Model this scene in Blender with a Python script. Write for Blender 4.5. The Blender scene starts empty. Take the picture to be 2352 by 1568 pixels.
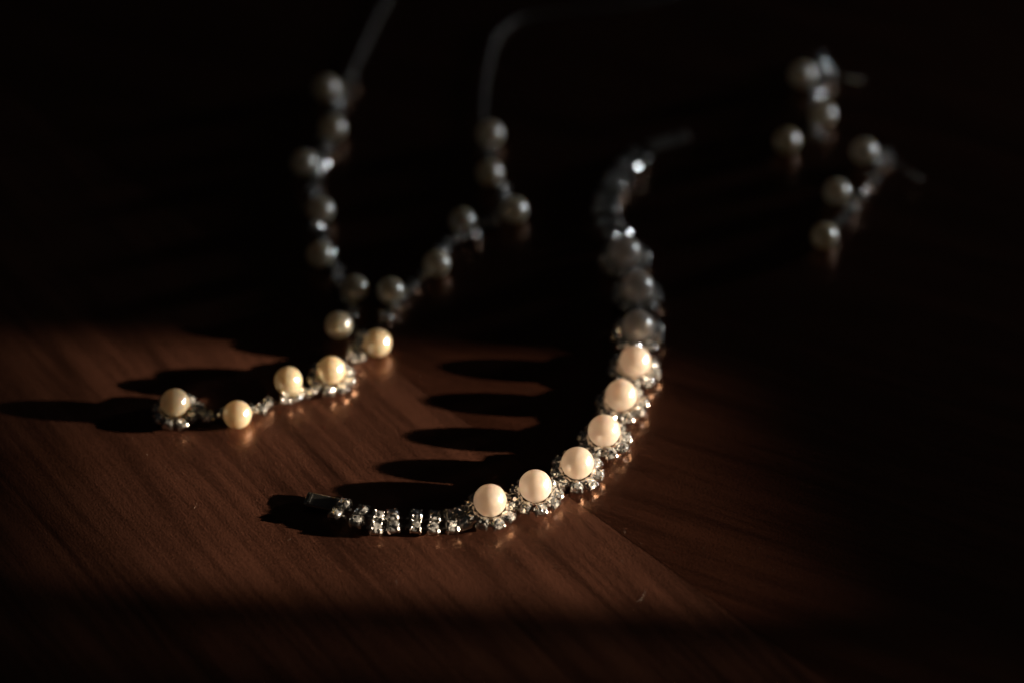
import bpy, bmesh, math, random
from mathutils import Vector, Matrix
random.seed(7)
S = bpy.context.scene
COL = S.collection
R = math.radians

# ------------------------------------------------------------------ camera
PITCH, LENS, DIST = R(46), 100.0, 0.636
FWD = Vector((0, math.cos(PITCH), -math.sin(PITCH)))
UP = Vector((0, math.sin(PITCH), math.cos(PITCH)))
CAM = -FWD * DIST
cd = bpy.data.cameras.new('camera')
cam = bpy.data.objects.new('camera', cd)
COL.objects.link(cam)
cam.location = CAM
cam.rotation_euler = (R(90) - PITCH, 0, 0)
cd.lens, cd.sensor_width, cd.clip_start, cd.clip_end = LENS, 36, 0.01, 20
S.camera = cam


def at(u, v, z=0.0):
    """Table point (at height z) seen at u,v of the photograph's 2352 x 1568 view."""
    d = Vector((1, 0, 0)) * ((u - 1176) / 2352 * 36) + UP * ((784 - v) / 2352 * 36) + FWD * LENS
    return CAM + d * ((z - CAM.z) / d.z)


cd.dof.use_dof = True
cd.dof.focus_distance = (at(1270, 1110, .004) - CAM).dot(FWD)
cd.dof.aperture_fstop = 3.8

# ------------------------------------------------------------------ dim room
w = bpy.data.worlds.new('World')
S.world = w
w.use_nodes = True
w.node_tree.nodes['Background'].inputs[0].default_value = (1.0, .96, .93, 1)
w.node_tree.nodes['Background'].inputs[1].default_value = 0.004

# ------------------------------------------------------------------ light: low warm sun through a gap on the right, and the cool window
AZ, EL = R(-4.0), R(10.9)
LDIR = Vector((math.cos(AZ) * math.cos(EL), math.sin(AZ) * math.cos(EL), math.sin(EL)))   # towards the sun
CX = Vector((-math.sin(AZ), math.cos(AZ), 0))                                              # across the beam
VX = LDIR.cross(CX)                                                                        # up the beam


def beam(name, corner_c, corner_v, tilt, strength, color, spread, dist):
    """A collimated rectangle of light; c is across the beam, v up it, both from the table's origin."""
    (c0, c1), (v0, v1) = corner_c, corner_v
    l = bpy.data.lights.new(name, 'AREA')
    l.shape = 'RECTANGLE'
    l.size, l.size_y = c1 - c0, v1 - v0
    l.energy = strength * l.size * l.size_y
    l.color = color
    l.spread = R(spread)
    o = bpy.data.objects.new(name, l)
    COL.objects.link(o)
    x = CX * math.cos(tilt) + VX * math.sin(tilt)
    y = -CX * math.sin(tilt) + VX * math.cos(tilt)
    cc, vv = (c0 + c1) / 2, (v0 + v1) / 2
    p = LDIR * dist + x * cc + y * vv
    z = x.cross(y)
    if z.dot(LDIR) < 0:
        x = -x
        z = -z
    o.matrix_world = Matrix.Translation(p) @ Matrix((x, y, z)).transposed().to_4x4()
    return o


def cv(u, v):
    p = at(u, v)
    return p.dot(CX), p.dot(VX)


SUN = (1.0, .81, .60)
# the sill's shadow crosses the table on the slant
e0, e1 = cv(1490, 850), cv(1760, 1400)
tilt = math.atan2(e1[1] - e0[1], e1[0] - e0[0])
if tilt > math.pi / 2:
    tilt -= math.pi
if tilt < -math.pi / 2:
    tilt += math.pi


def rot(p):
    return p[0] * math.cos(tilt) + p[1] * math.sin(tilt), -p[0] * math.sin(tilt) + p[1] * math.cos(tilt)


sill = rot(e0)[1]
back, front = rot(cv(600, 797))[0], rot(cv(900, 1368))[0]
top = rot(cv(240, 1100))[1]
beam('sunbeam', (front, back), (sill, top), tilt, 21.0, SUN, 1.0, 0.85)
f0, f1 = rot(cv(900, 1540))[0], rot(cv(900, 1462))[0]
beam('sunbeam_sliver', (f0, f1), (sill - .004, top), tilt, 4.5, SUN, 1.6, 0.85)

wl = bpy.data.lights.new('window', 'AREA')
wl.shape = 'RECTANGLE'
wl.size, wl.size_y = .06, .08
wl.energy = 2.0
wl.color = (.86, .93, 1.0)
wo = bpy.data.objects.new('window', wl)
COL.objects.link(wo)
wo.location = (.66, .26, .09)
wo.rotation_euler = (Vector((0.02, .06, 0)) - wo.location).to_track_quat('-Z', 'Y').to_euler()

S.view_settings.view_transform = 'Standard'
S.view_settings.look = 'None'
S.view_settings.exposure = 0
S.view_settings.gamma = 1
S.render.engine = 'CYCLES'
S.cycles.use_denoising = True
S.cycles.max_bounces = 6
S.cycles.sample_clamp_indirect = 10
S.cycles.use_light_tree = False
S.cycles.blur_glossy = 0.6
S.cycles.use_adaptive_sampling = False
S.cycles.denoising_prefilter = 'ACCURATE'
S.cycles.caustics_refractive = False


# ------------------------------------------------------------------ materials
def mat(name):
    m = bpy.data.materials.new(name)
    m.use_nodes = True
    nt = m.node_tree
    return m, nt, nt.nodes['Principled BSDF']


def node(nt, t, **kw):
    n = nt.nodes.new(t)
    for k, v in kw.items():
        setattr(n, k, v)
    return n


def wood(name, ang, dark, mid, light, rough):
    m, nt, p = mat(name)
    L = nt.links.new
    tc = node(nt, 'ShaderNodeTexCoord')
    mp = node(nt, 'ShaderNodeMapping')
    mp.inputs['Rotation'].default_value = (0, 0, -ang)
    L(tc.outputs['Object'], mp.inputs['Vector'])

    def noise(sx, sy, detail, dist=0.0, rgh=.55):
        s = node(nt, 'ShaderNodeMapping')
        s.inputs['Scale'].default_value = (sx, sy, 60)
        L(mp.outputs[0], s.inputs['Vector'])
        n = node(nt, 'ShaderNodeTexNoise')
        n.inputs['Scale'].default_value = 1
        n.inputs['Detail'].default_value = detail
        n.inputs['Roughness'].default_value = rgh
        n.inputs['Distortion'].default_value = dist
        L(s.outputs[0], n.inputs['Vector'])
        return n.outputs['Fac']
    band = noise(9, 115, 4, .6)
    streak = noise(30, 620, 3, .3)
    pore = noise(500, 3200, 2)
    cloud = noise(28, 45, 3)
    grit = noise(2100, 2500, 2)

    def mix(a, b, f):
        n = node(nt, 'ShaderNodeMath', operation='MULTIPLY_ADD')
        L(a, n.inputs[0])
        n.inputs[1].default_value = f
        if b is None:
            n.inputs[2].default_value = 0
        else:
            L(b, n.inputs[2])
        return n.outputs[0]
    v = mix(grit, mix(pore, mix(cloud, mix(streak, mix(band, None, .36), .22), .14), .10), .28)
    cr = node(nt, 'ShaderNodeValToRGB')
    e = cr.color_ramp.elements
    e[0].position, e[0].color = .41, (*dark, 1)
    e[1].position, e[1].color = .61, (*light, 1)
    k = e.new(.51)
    k.color = (*mid, 1)
    L(v, cr.inputs[0])
    L(cr.outputs[0], p.inputs['Base Color'])
    p.inputs['Roughness'].default_value = rough
    p.inputs['IOR'].default_value = 1.75
    p.inputs['Specular IOR Level'].default_value = .8
    p.inputs['Specular Tint'].default_value = (1, .50, .27, 1)
    p.inputs['Coat Weight'].default_value = .25
    p.inputs['Coat Roughness'].default_value = .13
    b = node(nt, 'ShaderNodeBump')
    b.inputs['Strength'].default_value = .35
    b.inputs['Distance'].default_value = .0003
    h = mix(grit, mix(pore, None, .6), .7)
    L(h, b.inputs['Height'])
    L(b.outputs[0], p.inputs['Normal'])
    b2 = node(nt, 'ShaderNodeBump')
    b2.inputs['Strength'].default_value = .06
    b2.inputs['Distance'].default_value = .0003
    L(h, b2.inputs['Height'])
    L(b2.outputs[0], p.inputs['Coat Normal'])
    return m


def pearl_mat(name, col, sub, through):
    m, nt, p = mat(name)
    L = nt.links.new
    tc = node(nt, 'ShaderNodeTexCoord')
    n = node(nt, 'ShaderNodeTexNoise')
    n.inputs['Scale'].default_value = 420
    n.inputs['Detail'].default_value = 3
    L(tc.outputs['Object'], n.inputs['Vector'])
    mx = node(nt, 'ShaderNodeMix', data_type='RGBA')
    mx.inputs[6].default_value = (*[c * .94 for c in col], 1)
    mx.inputs[7].default_value = (*[min(1, c * 1.04) for c in col], 1)
    L(n.outputs['Fac'], mx.inputs[0])
    oi = node(nt, 'ShaderNodeObjectInfo')
    hs = node(nt, 'ShaderNodeHueSaturation')
    for src, lo, hi in (('Value', .93, 1.06), ('Saturation', .82, 1.15)):
        mr = node(nt, 'ShaderNodeMapRange')
        mr.inputs['To Min'].default_value = lo if src == 'Value' else hi
        mr.inputs['To Max'].default_value = hi if src == 'Value' else lo
        L(oi.outputs['Random'], mr.inputs['Value'])
        L(mr.outputs[0], hs.inputs[src])
    L(mx.outputs[2], hs.inputs['Color'])
    L(hs.outputs[0], p.inputs['Base Color'])
    p.inputs['Roughness'].default_value = .21
    p.inputs['IOR'].default_value = 4.2
    p.inputs['Subsurface Weight'].default_value = .75
    p.inputs['Subsurface Radius'].default_value = sub
    p.inputs['Subsurface Scale'].default_value = .0042
    p.inputs['Coat Weight'].default_value = .3
    p.inputs['Coat Roughness'].default_value = .07
    b = node(nt, 'ShaderNodeBump')
    b.inputs['Strength'].default_value = .05
    b.inputs['Distance'].default_value = .0002
    L(n.outputs['Fac'], b.inputs['Height'])
    L(b.outputs[0], p.inputs['Normal'])
    # nacre passes light: part of it comes through from the lit side
    t = node(nt, 'ShaderNodeBsdfTranslucent')
    L(hs.outputs[0], t.inputs['Color'])
    ms = node(nt, 'ShaderNodeMixShader')
    ms.inputs[0].default_value = through
    L(p.outputs[0], ms.inputs[1])
    L(t.outputs[0], ms.inputs[2])
    L(ms.outputs[0], nt.nodes['Material Output'].inputs['Surface'])
    return m


def metal_mat(name, col, rough):
    m, nt, p = mat(name)
    L = nt.links.new
    p.inputs['Metallic'].default_value = 1
    tc = node(nt, 'ShaderNodeTexCoord')
    n = node(nt, 'ShaderNodeTexNoise')
    n.inputs['Scale'].default_value = 1500
    n.inputs['Detail'].default_value = 2
    L(tc.outputs['Object'], n.inputs['Vector'])
    mx = node(nt, 'ShaderNodeMix', data_type='RGBA')
    mx.inputs[6].default_value = (*[c * .75 for c in col], 1)
    mx.inputs[7].default_value = (*col, 1)
    L(n.outputs['Fac'], mx.inputs[0])
    L(mx.outputs[2], p.inputs['Base Color'])
    p.inputs['Roughness'].default_value = rough
    b = node(nt, 'ShaderNodeBump')
    b.inputs['Strength'].default_value = .12
    b.inputs['Distance'].default_value = .0001
    L(n.outputs['Fac'], b.inputs['Height'])
    L(b.outputs[0], p.inputs['Normal'])
    return m


def crystal_mat():
    """Foil-backed cut glass: the inner facets mirror the light in many directions, the outer skin is clear glass."""
    m, nt, p = mat('foiled_crystal')
    L = nt.links.new
    tc = node(nt, 'ShaderNodeTexCoord')
    oi = node(nt, 'ShaderNodeObjectInfo')
    off = node(nt, 'ShaderNodeVectorMath', operation='MULTIPLY_ADD')
    off.inputs[1].default_value = (1, 1, 1)
    L(tc.outputs['Object'], off.inputs[0])
    L(oi.outputs['Random'], off.inputs[2])
    vo = node(nt, 'ShaderNodeTexVoronoi')
    vo.inputs['Scale'].default_value = 1450
    L(off.outputs[0], vo.inputs['Vector'])
    sub = node(nt, 'ShaderNodeVectorMath', operation='SUBTRACT')
    sub.inputs[1].default_value = (.5, .5, .5)
    L(vo.outputs['Color'], sub.inputs[0])
    sc = node(nt, 'ShaderNodeVectorMath', operation='SCALE')
    sc.inputs['Scale'].default_value = 1.15
    L(sub.outputs[0], sc.inputs[0])
    ge = node(nt, 'ShaderNodeNewGeometry')
    ad = node(nt, 'ShaderNodeVectorMath', operation='ADD')
    L(ge.outputs['Normal'], ad.inputs[0])
    L(sc.outputs[0], ad.inputs[1])
    nm = node(nt, 'ShaderNodeVectorMath', operation='NORMALIZE')
    L(ad.outputs[0], nm.inputs[0])
    L(nm.outputs[0], p.inputs['Normal'])
    p.inputs['Base Color'].default_value = (.94, .93, .89, 1)
    p.inputs['Metallic'].default_value = .88
    p.inputs['Roughness'].default_value = .085
    p.inputs['Coat Weight'].default_value = .8
    p.inputs['Coat Roughness'].default_value = .06
    L(ge.outputs['Normal'], p.inputs['Coat Normal'])
    return m


GRAIN = at(1700, 1440) - at(1400, 1160)
ANG = math.atan2(GRAIN.y, GRAIN.x)
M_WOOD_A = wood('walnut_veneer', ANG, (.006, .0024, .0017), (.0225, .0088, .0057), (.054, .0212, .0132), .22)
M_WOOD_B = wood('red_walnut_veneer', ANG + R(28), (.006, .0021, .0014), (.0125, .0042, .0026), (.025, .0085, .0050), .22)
M_CORE = wood('table_core', ANG, (.03, .014, .008), (.06, .03, .017), (.1, .05, .03), .5)
M_PEARL = pearl_mat('blush_pearl', (.70, .615, .535), (1.0, .75, .55), .48)
M_PEARL2 = pearl_mat('cream_pearl', (.66, .57, .42), (1.0, .74, .46), .32)
M_SILVER = metal_mat('silver', (.80, .77, .72), .22)
M_DARK = metal_mat('tarnished_silver', (.30, .29, .27), .28)
M_BRUSHED = metal_mat('brushed_silver', (.6, .55, .49), .42)
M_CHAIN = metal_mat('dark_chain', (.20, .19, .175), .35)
M_CRYSTAL = crystal_mat()
M_LINT, _nt, _p = mat('lint')
_p.inputs['Base Color'].default_value = (.14, .11, .08, 1)


# ------------------------------------------------------------------ mesh helpers
def mesh(name, bm, m, smooth=False):
    me = bpy.data.meshes.new(name)
    bmesh.ops.recalc_face_normals(bm, faces=bm.faces)
    bm.to_mesh(me)
    bm.free()
    me.materials.append(m)
    if smooth:
        for p in me.polygons:
            p.use_smooth = True
    return me


def obj(name, me, parent=None, mw=None):
    """Link a mesh under its parent; mw is its local matrix."""
    o = bpy.data.objects.new(name, me)
    COL.objects.link(o)
    o.parent = parent
    if mw is not None:
        o.matrix_local = mw
    return o


def thing(name, label, cat, loc=(0, 0, 0), group=None):
    o = bpy.data.objects.new(name, None)
    o.empty_display_size = .005
    COL.objects.link(o)
    o.location = loc
    o['label'], o['category'] = label, cat
    if group:
        o['group'] = group
    return o


def ball(bm, c, r, sub=1):
    bmesh.ops.create_icosphere(bm, subdivisions=sub, radius=r, matrix=Matrix.Translation(c))


def tube(bm, pts, r, n=6, cap=True):
    rings = []
    for i, p in enumerate(pts):
        a = pts[max(0, i - 1)]
        b = pts[min(len(pts) - 1, i + 1)]
        t = (b - a).normalized()
        u = t.cross(Vector((0, 0, 1)))
        if u.length < 1e-3:
            u = t.cross(Vector((1, 0, 0)))
        u.normalize()
        v = t.cross(u)
        rr = r(i / (len(pts) - 1)) if callable(r) else r
        rings.append([bm.verts.new(p + (u * math.cos(k * 2 * math.pi / n) + v * math.sin(k * 2 * math.pi / n)) * rr) for k in range(n)])
    for a, b in zip(rings, rings[1:]):
        for k in range(n):
            bm.faces.new((a[k], a[(k + 1) % n], b[(k + 1) % n], b[k]))
    if cap:
        bm.faces.new(rings[0][::-1])
        bm.faces.new(rings[-1])


def cup(bm, M, r, h, prongs=4, phase=.785):
    """A tapered open cup with prongs that lean over the stone."""
    n = 10
    def ring(rr, z):
        return [bm.verts.new(M @ Vector((rr * math.cos(2 * math.pi * k / n), rr * math.sin(2 * math.pi * k / n), z))) for k in range(n)]
    rings = [ring(r * .62, 0), ring(r * .98, h * .55), ring(r * 1.06, h), ring(r * .9, h), ring(r * .8, h * .6)]
    for a, b in zip(rings, rings[1:]):
        for k in range(n):
            bm.faces.new((a[k], a[(k + 1) % n], b[(k + 1) % n], b[k]))
    bm.faces.new(rings[0][::-1])
    bm.faces.new(rings[-1])
    for i in range(prongs):
        a = phase + 2 * math.pi * i / prongs
        d = Vector((math.cos(a), math.sin(a), 0))
        t = Vector((-d.y, d.x, 0))
        q = []
        for rr, z, wd, th in ((1.0, h * .25, .20, .12), (1.10, h, .17, .13), (.86, h + r * .30, .14, .13)):
            c = d * (r * rr) + Vector((0, 0, z))
            q.append([bm.verts.new(M @ (c + t * (sx * wd * r) + d * (sy * th * r))) for sx, sy in ((-1, -1), (1, -1), (1, 1), (-1, 1))])
        for a_, b_ in zip(q, q[1:]):
            for k in range(4):
                bm.faces.new((a_[k], a_[(k + 1) % 4], b_[(k + 1) % 4], b_[k]))
        bm.faces.new(q[0][::-1])
        bm.faces.new(q[-1])
        ball(bm, M @ (d * (r * .84) + Vector((0, 0, h + r * .30))), r * .21)


def gem_mesh():
    """Unit brilliant cut, girdle radius 1 at z = 0."""
    bm = bmesh.new()
    n = 8
    def ring(rr, z, k0, cnt):
        return [bm.verts.new((rr * math.cos(2 * math.pi * (k + k0) / cnt), rr * math.sin(2 * math.pi * (k + k0) / cnt), z)) for k in range(cnt)]
    tb = ring(.52, .50, 0, n)
    md = ring(.78, .33, .5, n)
    gd = ring(1.0, .04, 0, 16)
    lo = ring(1.0, -.04, 0, 16)
    cu = bm.verts.new((0, 0, -.8))
    bm.faces.new(tb)
    for k in range(n):
        k1 = (k + 1) % n
        bm.faces.new((tb[k], md[k], tb[k1]))
        bm.faces.new((tb[k1], md[k], gd[(2 * k + 2) % 16], md[k1]))
        bm.faces.new((md[k], gd[2 * k], gd[2 * k + 1]))
        bm.faces.new((md[k], gd[2 * k + 1], gd[(2 * k + 2) % 16]))
    for k in range(16):
        k1 = (k + 1) % 16
        bm.faces.new((gd[k], lo[k], lo[k1], gd[k1]))
        bm.faces.new((lo[k], cu, lo[k1]))
    return bm


def scaled_gem(r):
    bm = gem_mesh()
    bmesh.ops.scale(bm, vec=(r, r, r), verts=bm.verts)
    return mesh('crystal', bm, M_CRYSTAL)


def pearl_mesh(r, m):
    bm = bmesh.new()
    bmesh.ops.create_uvsphere(bm, u_segments=40, v_segments=24, radius=r)
    return mesh('pearl', bm, m, True)


def rotz(a):
    return Matrix.Rotation(a, 4, 'Z')


def lean(deg):
    """A small random tilt."""
    return Matrix.Rotation(R(random.uniform(-deg, deg)), 4, 'X') @ Matrix.Rotation(R(random.uniform(-deg, deg)), 4, 'Y')


# ------------------------------------------------------------------ table
tx0, tx1, ty0, ty1 = -.42, .42, -.26, .42
table = thing('table', 'dark reddish brown varnished wooden table under the jewellery, half in sunlight', 'table')
bm = bmesh.new()
bmesh.ops.create_cube(bm, size=1)
for v in bm.verts:
    v.co = Vector((tx0 - .004 if v.co.x < 0 else tx1 + .004, ty0 - .004 if v.co.y < 0 else ty1 + .004, -.0335 if v.co.z < 0 else -.0035))
bmesh.ops.bevel(bm, geom=list(bm.edges), offset=.003, segments=2, affect='EDGES', profile=.5)
obj('table_core', mesh('table_core', bm, M_CORE), table)


def slab(name, poly, m):
    bm = bmesh.new()
    lo = [bm.verts.new((p[0], p[1], -.0033)) for p in poly]
    hi = [bm.verts.new((p[0], p[1], 0)) for p in poly]
    bm.faces.new(hi)
    bm.faces.new(lo[::-1])
    for k in range(len(poly)):
        k1 = (k + 1) % len(poly)
        bm.faces.new((lo[k], lo[k1], hi[k1], hi[k]))
    return obj(name, mesh(name, bm, m), table)


s0, s1 = at(1292, 1128), at(1725, 1440)
sd = (s1 - s0).normalized()
pa = s0 + sd * ((ty1 - s0.y) / sd.y)
pb = s0 + sd * ((ty0 - s0.y) / sd.y)
pa.x = max(pa.x, tx0 + .01)
pa = s0 + sd * ((tx0 - s0.x) / sd.x) if s0.x + sd.x * ((ty1 - s0.y) / sd.y) < tx0 else pa
g = Vector((-sd.y, sd.x, 0)) * .00016
if pa.x <= tx0 + 1e-6:
    A = [(tx0, ty0), (pb.x - abs(g.x), ty0), (tx0, pa.y - abs(g.y))]
    B = [(pb.x + abs(g.x), ty0), (tx1, ty0), (tx1, ty1), (tx0, ty1), (tx0, pa.y + abs(g.y))]
else:
    A = [(tx0, ty0), (pb.x - abs(g.x), ty0), (pa.x - abs(g.x), ty1), (tx0, ty1)]
    B = [(pb.x + abs(g.x), ty0), (tx1, ty0), (tx1, ty1), (pa.x + abs(g.x), ty1)]
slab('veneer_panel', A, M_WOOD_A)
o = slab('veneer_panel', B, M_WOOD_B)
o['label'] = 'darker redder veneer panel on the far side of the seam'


# ------------------------------------------------------------------ flower: ring of crystals round a pearl
def flower_kit(ring_r, cr, n, pr, pz, pm):
    bm = bmesh.new()
    mats = []
    h = cr * 1.1
    for k in range(n):
        a = 2 * math.pi * k / n
        M = rotz(a) @ Matrix.Translation((ring_r, 0, .0002)) @ Matrix.Rotation(R(14), 4, 'Y')
        M = Matrix.Translation((0, 0, cr * .5)) @ M
        cup(bm, M, cr, h)
        mats.append(M @ Matrix.Translation((0, 0, h + cr * .02)))
    # back plate ring and the cup that carries the pearl
    tube(bm, [Vector((ring_r * .82 * math.cos(t * math.pi / 12), ring_r * .82 * math.sin(t * math.pi / 12), .0010)) for t in range(25)], .0006, 6, False)
    tube(bm, [Vector((0, 0, .0003)), Vector((0, 0, pz - pr * .7))], pr * .28, 8)
    for k in range(5):
        a = 2 * math.pi * k / 5
        tube(bm, [Vector((0, 0, .0006)), Vector((ring_r * .8 * math.cos(a), ring_r * .8 * math.sin(a), .0006))], .0004, 5)
    n2 = 14
    prev = None
    for rr, z in ((.30, -.98), (.58, -.86), (.72, -.72)):
        cur = [bm.verts.new((pr * rr * math.cos(2 * math.pi * k / n2), pr * rr * math.sin(2 * math.pi * k / n2), pz + pr * (z - .03))) for k in range(n2)]
        if prev:
            for k in range(n2):
                bm.faces.new((prev[k], prev[(k + 1) % n2], cur[(k + 1) % n2], cur[k]))
        prev = cur
    return mesh('flower_setting', bm, M_SILVER), scaled_gem(cr * .97), mats, pearl_mesh(pr, pm), pz


def put_flower(parent, kit, pos, rot_a, tilt=4):
    me, gem, mats, pme, pz = kit
    loc = Vector(pos) - parent.location
    f = obj('flower_setting', me, parent, Matrix.Translation(loc) @ rotz(rot_a) @ lean(tilt))
    for M in mats:
        obj('crystal', gem, f, M @ rotz(random.uniform(0, 6.28)) @ lean(7))
    obj('pearl', pme, f, Matrix.Translation((0, 0, pz)) @ rotz(random.uniform(0, 6.28)) @ lean(180))
    return f


# ------------------------------------------------------------------ bracelet
BP = [(1125, 1150), (1232, 1117), (1325, 1060), (1390, 990), (1430, 908), (1457, 830), (1467, 746), (1463, 659), (1437, 575)]
KIT_B = flower_kit(.0041, .00146, 9, .00348, .0049, M_PEARL)
bpos = [at(u, v, .0049) for u, v in BP]
base = Vector((bpos[3].x, bpos[3].y, 0))
bracelet = thing('bracelet', 'bracelet of blush pearls ringed by crystals, curving across the front into the dark', 'bracelet', base)
for i, p in enumerate(bpos):
    put_flower(bracelet, KIT_B, (p.x, p.y, 0), random.uniform(0, .6))

# columns of two stones at both ends
LC = .00152
bm = bmesh.new()
for s in (-1, 1):
    cup(bm, Matrix.Translation((0, s * LC * 1.04, .0003)), LC, .0015, 4)
    tube(bm, [Vector((-.0021, s * LC * .75, .0008)), Vector((.0021, s * LC * .75, .0008))], .00035, 6)
tube(bm, [Vector((0, -LC * 1.2, .0007)), Vector((0, LC * 1.2, .0007))], .0006, 6)
LINK = mesh('stone_link', bm, M_SILVER)
LGEM = scaled_gem(LC * .95)
front = [(784, 1173), (828, 1187), (864, 1201), (904, 1197), (953, 1198), (996, 1200), (1034, 1198), (1062, 1190)]
backs = [(1418, 541), (1398, 513), (1391, 486), (1397, 459), (1410, 432), (1425, 407), (1445, 382), (1468, 361)]


def columns(pts, ends, tl):
    q = [at(u, v, .0015) for u, v in pts]
    chain = [ends[0]] + q + [ends[1]]
    for i, p in enumerate(q):
        t = chain[i + 2] - chain[i]
        a = math.atan2(t.y, t.x)
        k = obj('stone_link', LINK, bracelet, Matrix.Translation(Vector((p.x, p.y, .0)) - base) @ rotz(a + random.uniform(-.06, .06)) @ Matrix.Rotation(R(tl[i]), 4, 'Y'))
        k.location.z = .0002 + .0012 * abs(math.sin(R(tl[i])))
        for s in (-1, 1):
            obj('crystal', LGEM, k, Matrix.Translation((0, s * LC * 1.04, .0018)) @ rotz(random.uniform(0, 6)) @ lean(13))


columns(front, (at(740, 1155), bpos[0]), [-14, -8, 10, -6, 9, 4, 6, -5])
columns(backs, (bpos[-1], at(1500, 345)), [6, -8, 5, -6, 8, -4, 6, -8])


def flat_bar(name, p0, p1, wd, th, m, z0=.0004):
    """Rounded bar from p0 to p1 with a slot near its free end."""
    d = (p1 - p0)
    ln = d.length
    a = math.atan2(d.y, d.x)
    bm = bmesh.new()
    bmesh.ops.create_cube(bm, size=1)
    for v in bm.verts:
        v.co = Vector(((v.co.x + .5) * ln, v.co.y * wd, (v.co.z + .5) * th))
    bmesh.ops.bevel(bm, geom=list(bm.edges), offset=th * .25, segments=2, affect='EDGES', profile=.5)
    # raised fold at the chain end, a thumb lip at the other
    for x, s in ((.12, .9), (.86, .7)):
        bm2 = bmesh.ops.create_cube(bm, size=1)['verts']
        for v in bm2:
            v.co = Vector((ln * x + v.co.x * ln * .07, v.co.y * wd * s, th + v.co.z * th * .35))
    me = mesh(name, bm, m)
    return obj(name, me, bracelet, Matrix.Translation(Vector((p0.x, p0.y, z0)) - base) @ rotz(a))


flat_bar('clasp', at(778, 1168), at(702, 1152), .0036, .0011, M_DARK)
flat_bar('clasp', at(1486, 347), at(1580, 318), .0030, .0012, M_BRUSHED)


# ------------------------------------------------------------------ necklace
npos = at(790, 800)
necklace = thing('necklace', 'necklace of cream pearls and small crystals, its pendant end lit and its arms in shadow', 'necklace', (npos.x, npos.y, 0))
nb = necklace.location
KIT_N = flower_kit(.00375, .00134, 9, .00312, .0045, M_PEARL2)
NC = .0014
bm = bmesh.new()
cup(bm, Matrix.Translation((0, 0, .0002)), NC, .0014, 4)
NSET = mesh('crystal_setting', bm, M_SILVER)
NGEM = scaled_gem(NC * .95)
NPEARL = pearl_mesh(.00308, M_PEARL2)


def put_crystal(parent, u, v, z=0.0, tl=14, sc=1.0):
    p = at(u, v, z + .0014)
    s = obj('crystal_setting', NSET, parent, Matrix.Translation(Vector((p.x, p.y, z + .0003)) - parent.location) @ rotz(random.uniform(0, 1.57)) @ lean(tl) @ Matrix.Scale(sc, 4))
    obj('crystal', NGEM, s, Matrix.Translation((0, 0, .00165)) @ rotz(random.uniform(0, 6)) @ lean(13))
    return Vector((p.x, p.y, z + .0005))


def put_pearl(parent, u, v, z=.0031, me=None):
    p = at(u, v, z)
    o = obj('pearl', me or NPEARL, parent, Matrix.Translation(p - parent.location) @ lean(180))
    return p


# pendant end
for u, v, a in ((403, 925, .2), (760, 848, .45)):
    p = at(u, v, .0045)
    put_flower(necklace, KIT_N, (p.x, p.y, 0), a, 3)
PEARLS = [(545, 951, .0031), (662, 873, .0042), (868, 787, .0033), (778, 747, .0038),
          (815, 662, .0035), (735, 585, .0034), (737, 483, .0033), (700, 375, .0033), (765, 295, .0033), (750, 203, .0033),
          (897, 668, .0035), (1003, 606, .0033), (1062, 508, .0033), (1182, 482, .0033), (1125, 398, .0033), (1127, 308, .0033)]
ppos = [put_pearl(necklace, *q) for q in PEARLS]
drop = [(457, 940), (480, 955), (513, 950), (580, 942), (599, 940), (617, 925), (656, 916), (678, 914), (696, 906), (713, 900),
        (806, 826), (824, 822), (815, 806), (831, 792), (834, 776)]
LEFT = [(815, 762), (806, 724), (795, 686), (776, 642), (757, 598), (736, 550), (722, 508), (719, 450), (733, 402), (746, 345), (770, 262), (790, 204), (803, 182)]
RIGHT = [(872, 762), (888, 742), (904, 718), (930, 690), (965, 652), (1003, 618), (1026, 574), (1060, 556), (1098, 535), (1150, 509), (1166, 474), (1158, 446), (1138, 410), (1120, 365), (1113, 332)]


def along(pts, step):
    """Points a stone apart along the chain, nudged a little to either side."""
    q = [at(u, v) for u, v in pts]
    out, acc, k = [], 0.0, 1
    for a, b in zip(q, q[1:]):
        d = b - a
        t = -acc
        while t + step <= d.length:
            t += step
            nrm = Vector((-d.y, d.x, 0)).normalized()
            out.append(a + d * (t / d.length) + nrm * random.uniform(.0002, .0008) * k)
            k = -k
        acc = d.length - t
    return out


def put_stone(parent, p, z=0.0, tl=14):
    s = obj('crystal_setting', NSET, parent, Matrix.Translation(Vector((p.x, p.y, z + .0003)) - parent.location) @ rotz(random.uniform(0, 1.57)) @ lean(tl))
    obj('crystal', NGEM, s, Matrix.Translation((0, 0, .00165)) @ rotz(random.uniform(0, 6)) @ lean(13))
    return Vector((p.x, p.y, z + .0005))


cpos = {'drop': [put_crystal(necklace, u, v, random.uniform(0, .0006)) for u, v in drop]}
for nm, lst in (('left', LEFT), ('right', RIGHT)):
    cpos[nm] = [put_stone(necklace, p, random.uniform(0, .0006)) for p in along(lst, .0031)]


def wire(parent, name, pts, r, m):
    bm = bmesh.new()
    tube(bm, [p - parent.location for p in pts], r, 6)
    return obj(name, mesh(name, bm, m, True), parent)


def low(u, v, z=.0007):
    return at(u, v, z)


fl0, fl1 = low(410, 948), low(762, 876)
wire(necklace, 'wire', [fl0] + [Vector((p.x, p.y, .0007)) for p in cpos['drop'][1:10]] + [fl1], .00032, M_SILVER)
wire(necklace, 'wire', [fl1] + [Vector((p.x, p.y, .0007)) for p in cpos['drop'][10:]] + [Vector((p.x, p.y, .0007)) for p in cpos['left']], .00032, M_SILVER)
wire(necklace, 'wire', [Vector((p.x, p.y, .0007)) for p in [cpos['drop'][-1]] + cpos['right']], .00032, M_SILVER)
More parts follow.
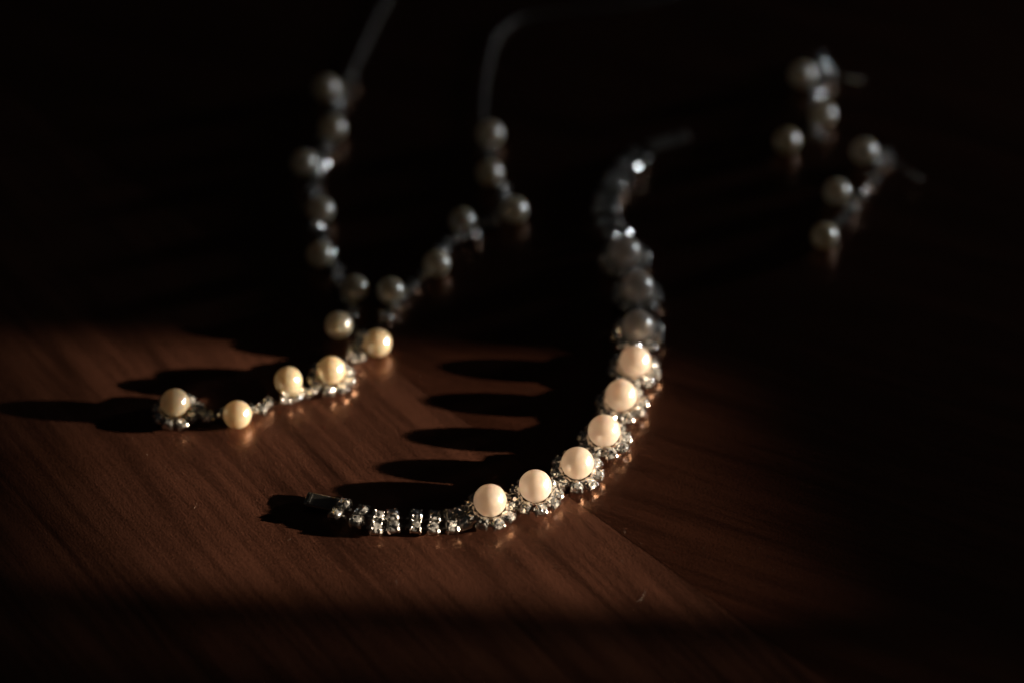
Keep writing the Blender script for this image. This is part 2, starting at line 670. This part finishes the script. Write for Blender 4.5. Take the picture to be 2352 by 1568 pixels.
# each pearl sits on a short peg soldered to the nearest stone of the chain
allc = [p for l in cpos.values() for p in l]
for p in ppos:
    q = min(allc, key=lambda c: (c - p).length)
    wire(necklace, 'peg', [Vector((q.x, q.y, .0006)), Vector((p.x, p.y, max(.0006, p.z - .0026)))], .0003, M_SILVER)


def chain(parent, pts_px):
    pts = [low(u, v, .0008) for u, v in pts_px]
    # even steps along a smooth curve
    fine = []
    for i in range(len(pts) - 1):
        p0, p1, p2, p3 = pts[max(0, i - 1)], pts[i], pts[i + 1], pts[min(len(pts) - 1, i + 2)]
        for k in range(24):
            t = k / 24
            fine.append(.5 * ((2 * p1) + (p2 - p0) * t + (2 * p0 - 5 * p1 + 4 * p2 - p3) * t * t + (3 * p1 - p0 - 3 * p2 + p3) * t ** 3))
    bm = bmesh.new()
    last, acc, n = fine[0], 0, 0
    for q in fine[1:]:
        acc += (q - last).length
        if acc >= .0018:
            d = (q - last).normalized()
            a = math.atan2(d.y, d.x)
            M = Matrix.Translation(q - parent.location) @ rotz(a) @ Matrix.Rotation(R(35 if n % 2 else -35), 4, 'X')
            ring = [M @ Vector((.00105 * math.cos(t * math.pi / 5), .00042 * math.sin(t * math.pi / 5), 0)) for t in range(11)]
            tube(bm, ring, .00017, 5, False)
            n += 1
            acc = 0
        last = q
    o = obj('link_chain', mesh('link_chain', bm, M_CHAIN, True), parent)
    o['kind'] = 'stuff'
    return o


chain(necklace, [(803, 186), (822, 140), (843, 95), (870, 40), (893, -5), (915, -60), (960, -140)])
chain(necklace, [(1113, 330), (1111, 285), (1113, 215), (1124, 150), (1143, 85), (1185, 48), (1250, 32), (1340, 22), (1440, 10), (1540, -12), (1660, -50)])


# ------------------------------------------------------------------ earrings
def earring(label, cx, cy, pearls, stones, post, chainpts, end):
    c = at(cx, cy)
    e = thing('earring', label, 'earring', (c.x, c.y, 0), 'pair of drop earrings')
    pp = [put_pearl(e, u, v, z) for u, v, z in pearls]
    for u, v in stones:
        put_crystal(e, u, v, random.uniform(0, .0008), 18)
    a, b = at(*post[0], .0026), at(*post[1], .0034)
    bm = bmesh.new()
    q = [a - e.location, a.lerp(b, .35) - e.location, b - e.location]
    tube(bm, q, .00042, 8)
    tube(bm, [a.lerp(b, .74) - e.location, a.lerp(b, .8) - e.location], .00062, 8)
    ball(bm, b - e.location, .00045, 2)
    tube(bm, [a - e.location, a.lerp(b, .04) - e.location], .0016, 10)
    obj('post', mesh('post', bm, M_SILVER), e)
    wire(e, 'wire', [low(u, v, .0007) for u, v in chainpts], .00032, M_SILVER)
    put_pearl(e, *end, .0034)
    return e


earring('pearl drop earring lying farther back in the dark, its post pointing level', 1870, 240,
        [(1843, 172, .0038), (1890, 263, .0033)],
        [(1884, 134), (1890, 155), (1884, 196), (1901, 172), (1868, 240), (1870, 300), (1884, 318), (1874, 218)],
        [(1900, 171), (1982, 186)], [(1890, 160), (1884, 196), (1872, 240), (1872, 300), (1830, 335)], (1808, 324))
earring('pearl drop earring lying nearer the bracelet, its post slanting down', 1950, 450,
        [(1985, 348, .0038), (1922, 441, .0033)],
        [(2035, 356), (2020, 374), (2005, 412), (1976, 450), (1955, 474), (1933, 506), (1922, 522), (1955, 488)],
        [(2040, 360), (2112, 412)], [(2030, 362), (2005, 412), (1976, 450), (1933, 506), (1900, 548)], (1893, 542))


# ------------------------------------------------------------------ lint and dust on the varnish
bm = bmesh.new()
for u, v, dx, dy in ((446, 1166, 5, -13), (296, 1004, 10, 4), (1466, 1382, 16, -24), (1432, 1212, 2, 12), (735, 1405, 30, 4), (905, 1330, 4, 9), (820, 1000, 6, 8), (660, 1240, 8, -6)):
    p, q = at(u, v, .00004), at(u + dx, v + dy, .00015)
    m_ = p.lerp(q, .5) + Vector((.0003, .0001, .0001))
    tube(bm, [p, m_, q], .00001, 4)
for k in range(220):
    p = at(random.uniform(0, 2100), random.uniform(800, 1560), .00005)
    ball(bm, p, random.choice((.000025, .00003, .00004, .00006)))
d = obj('dust', mesh('dust', bm, M_LINT))
d['kind'] = 'stuff'
d['label'] = 'pale specks of dust and short lint fibres scattered on the table'
d['category'] = 'dust'
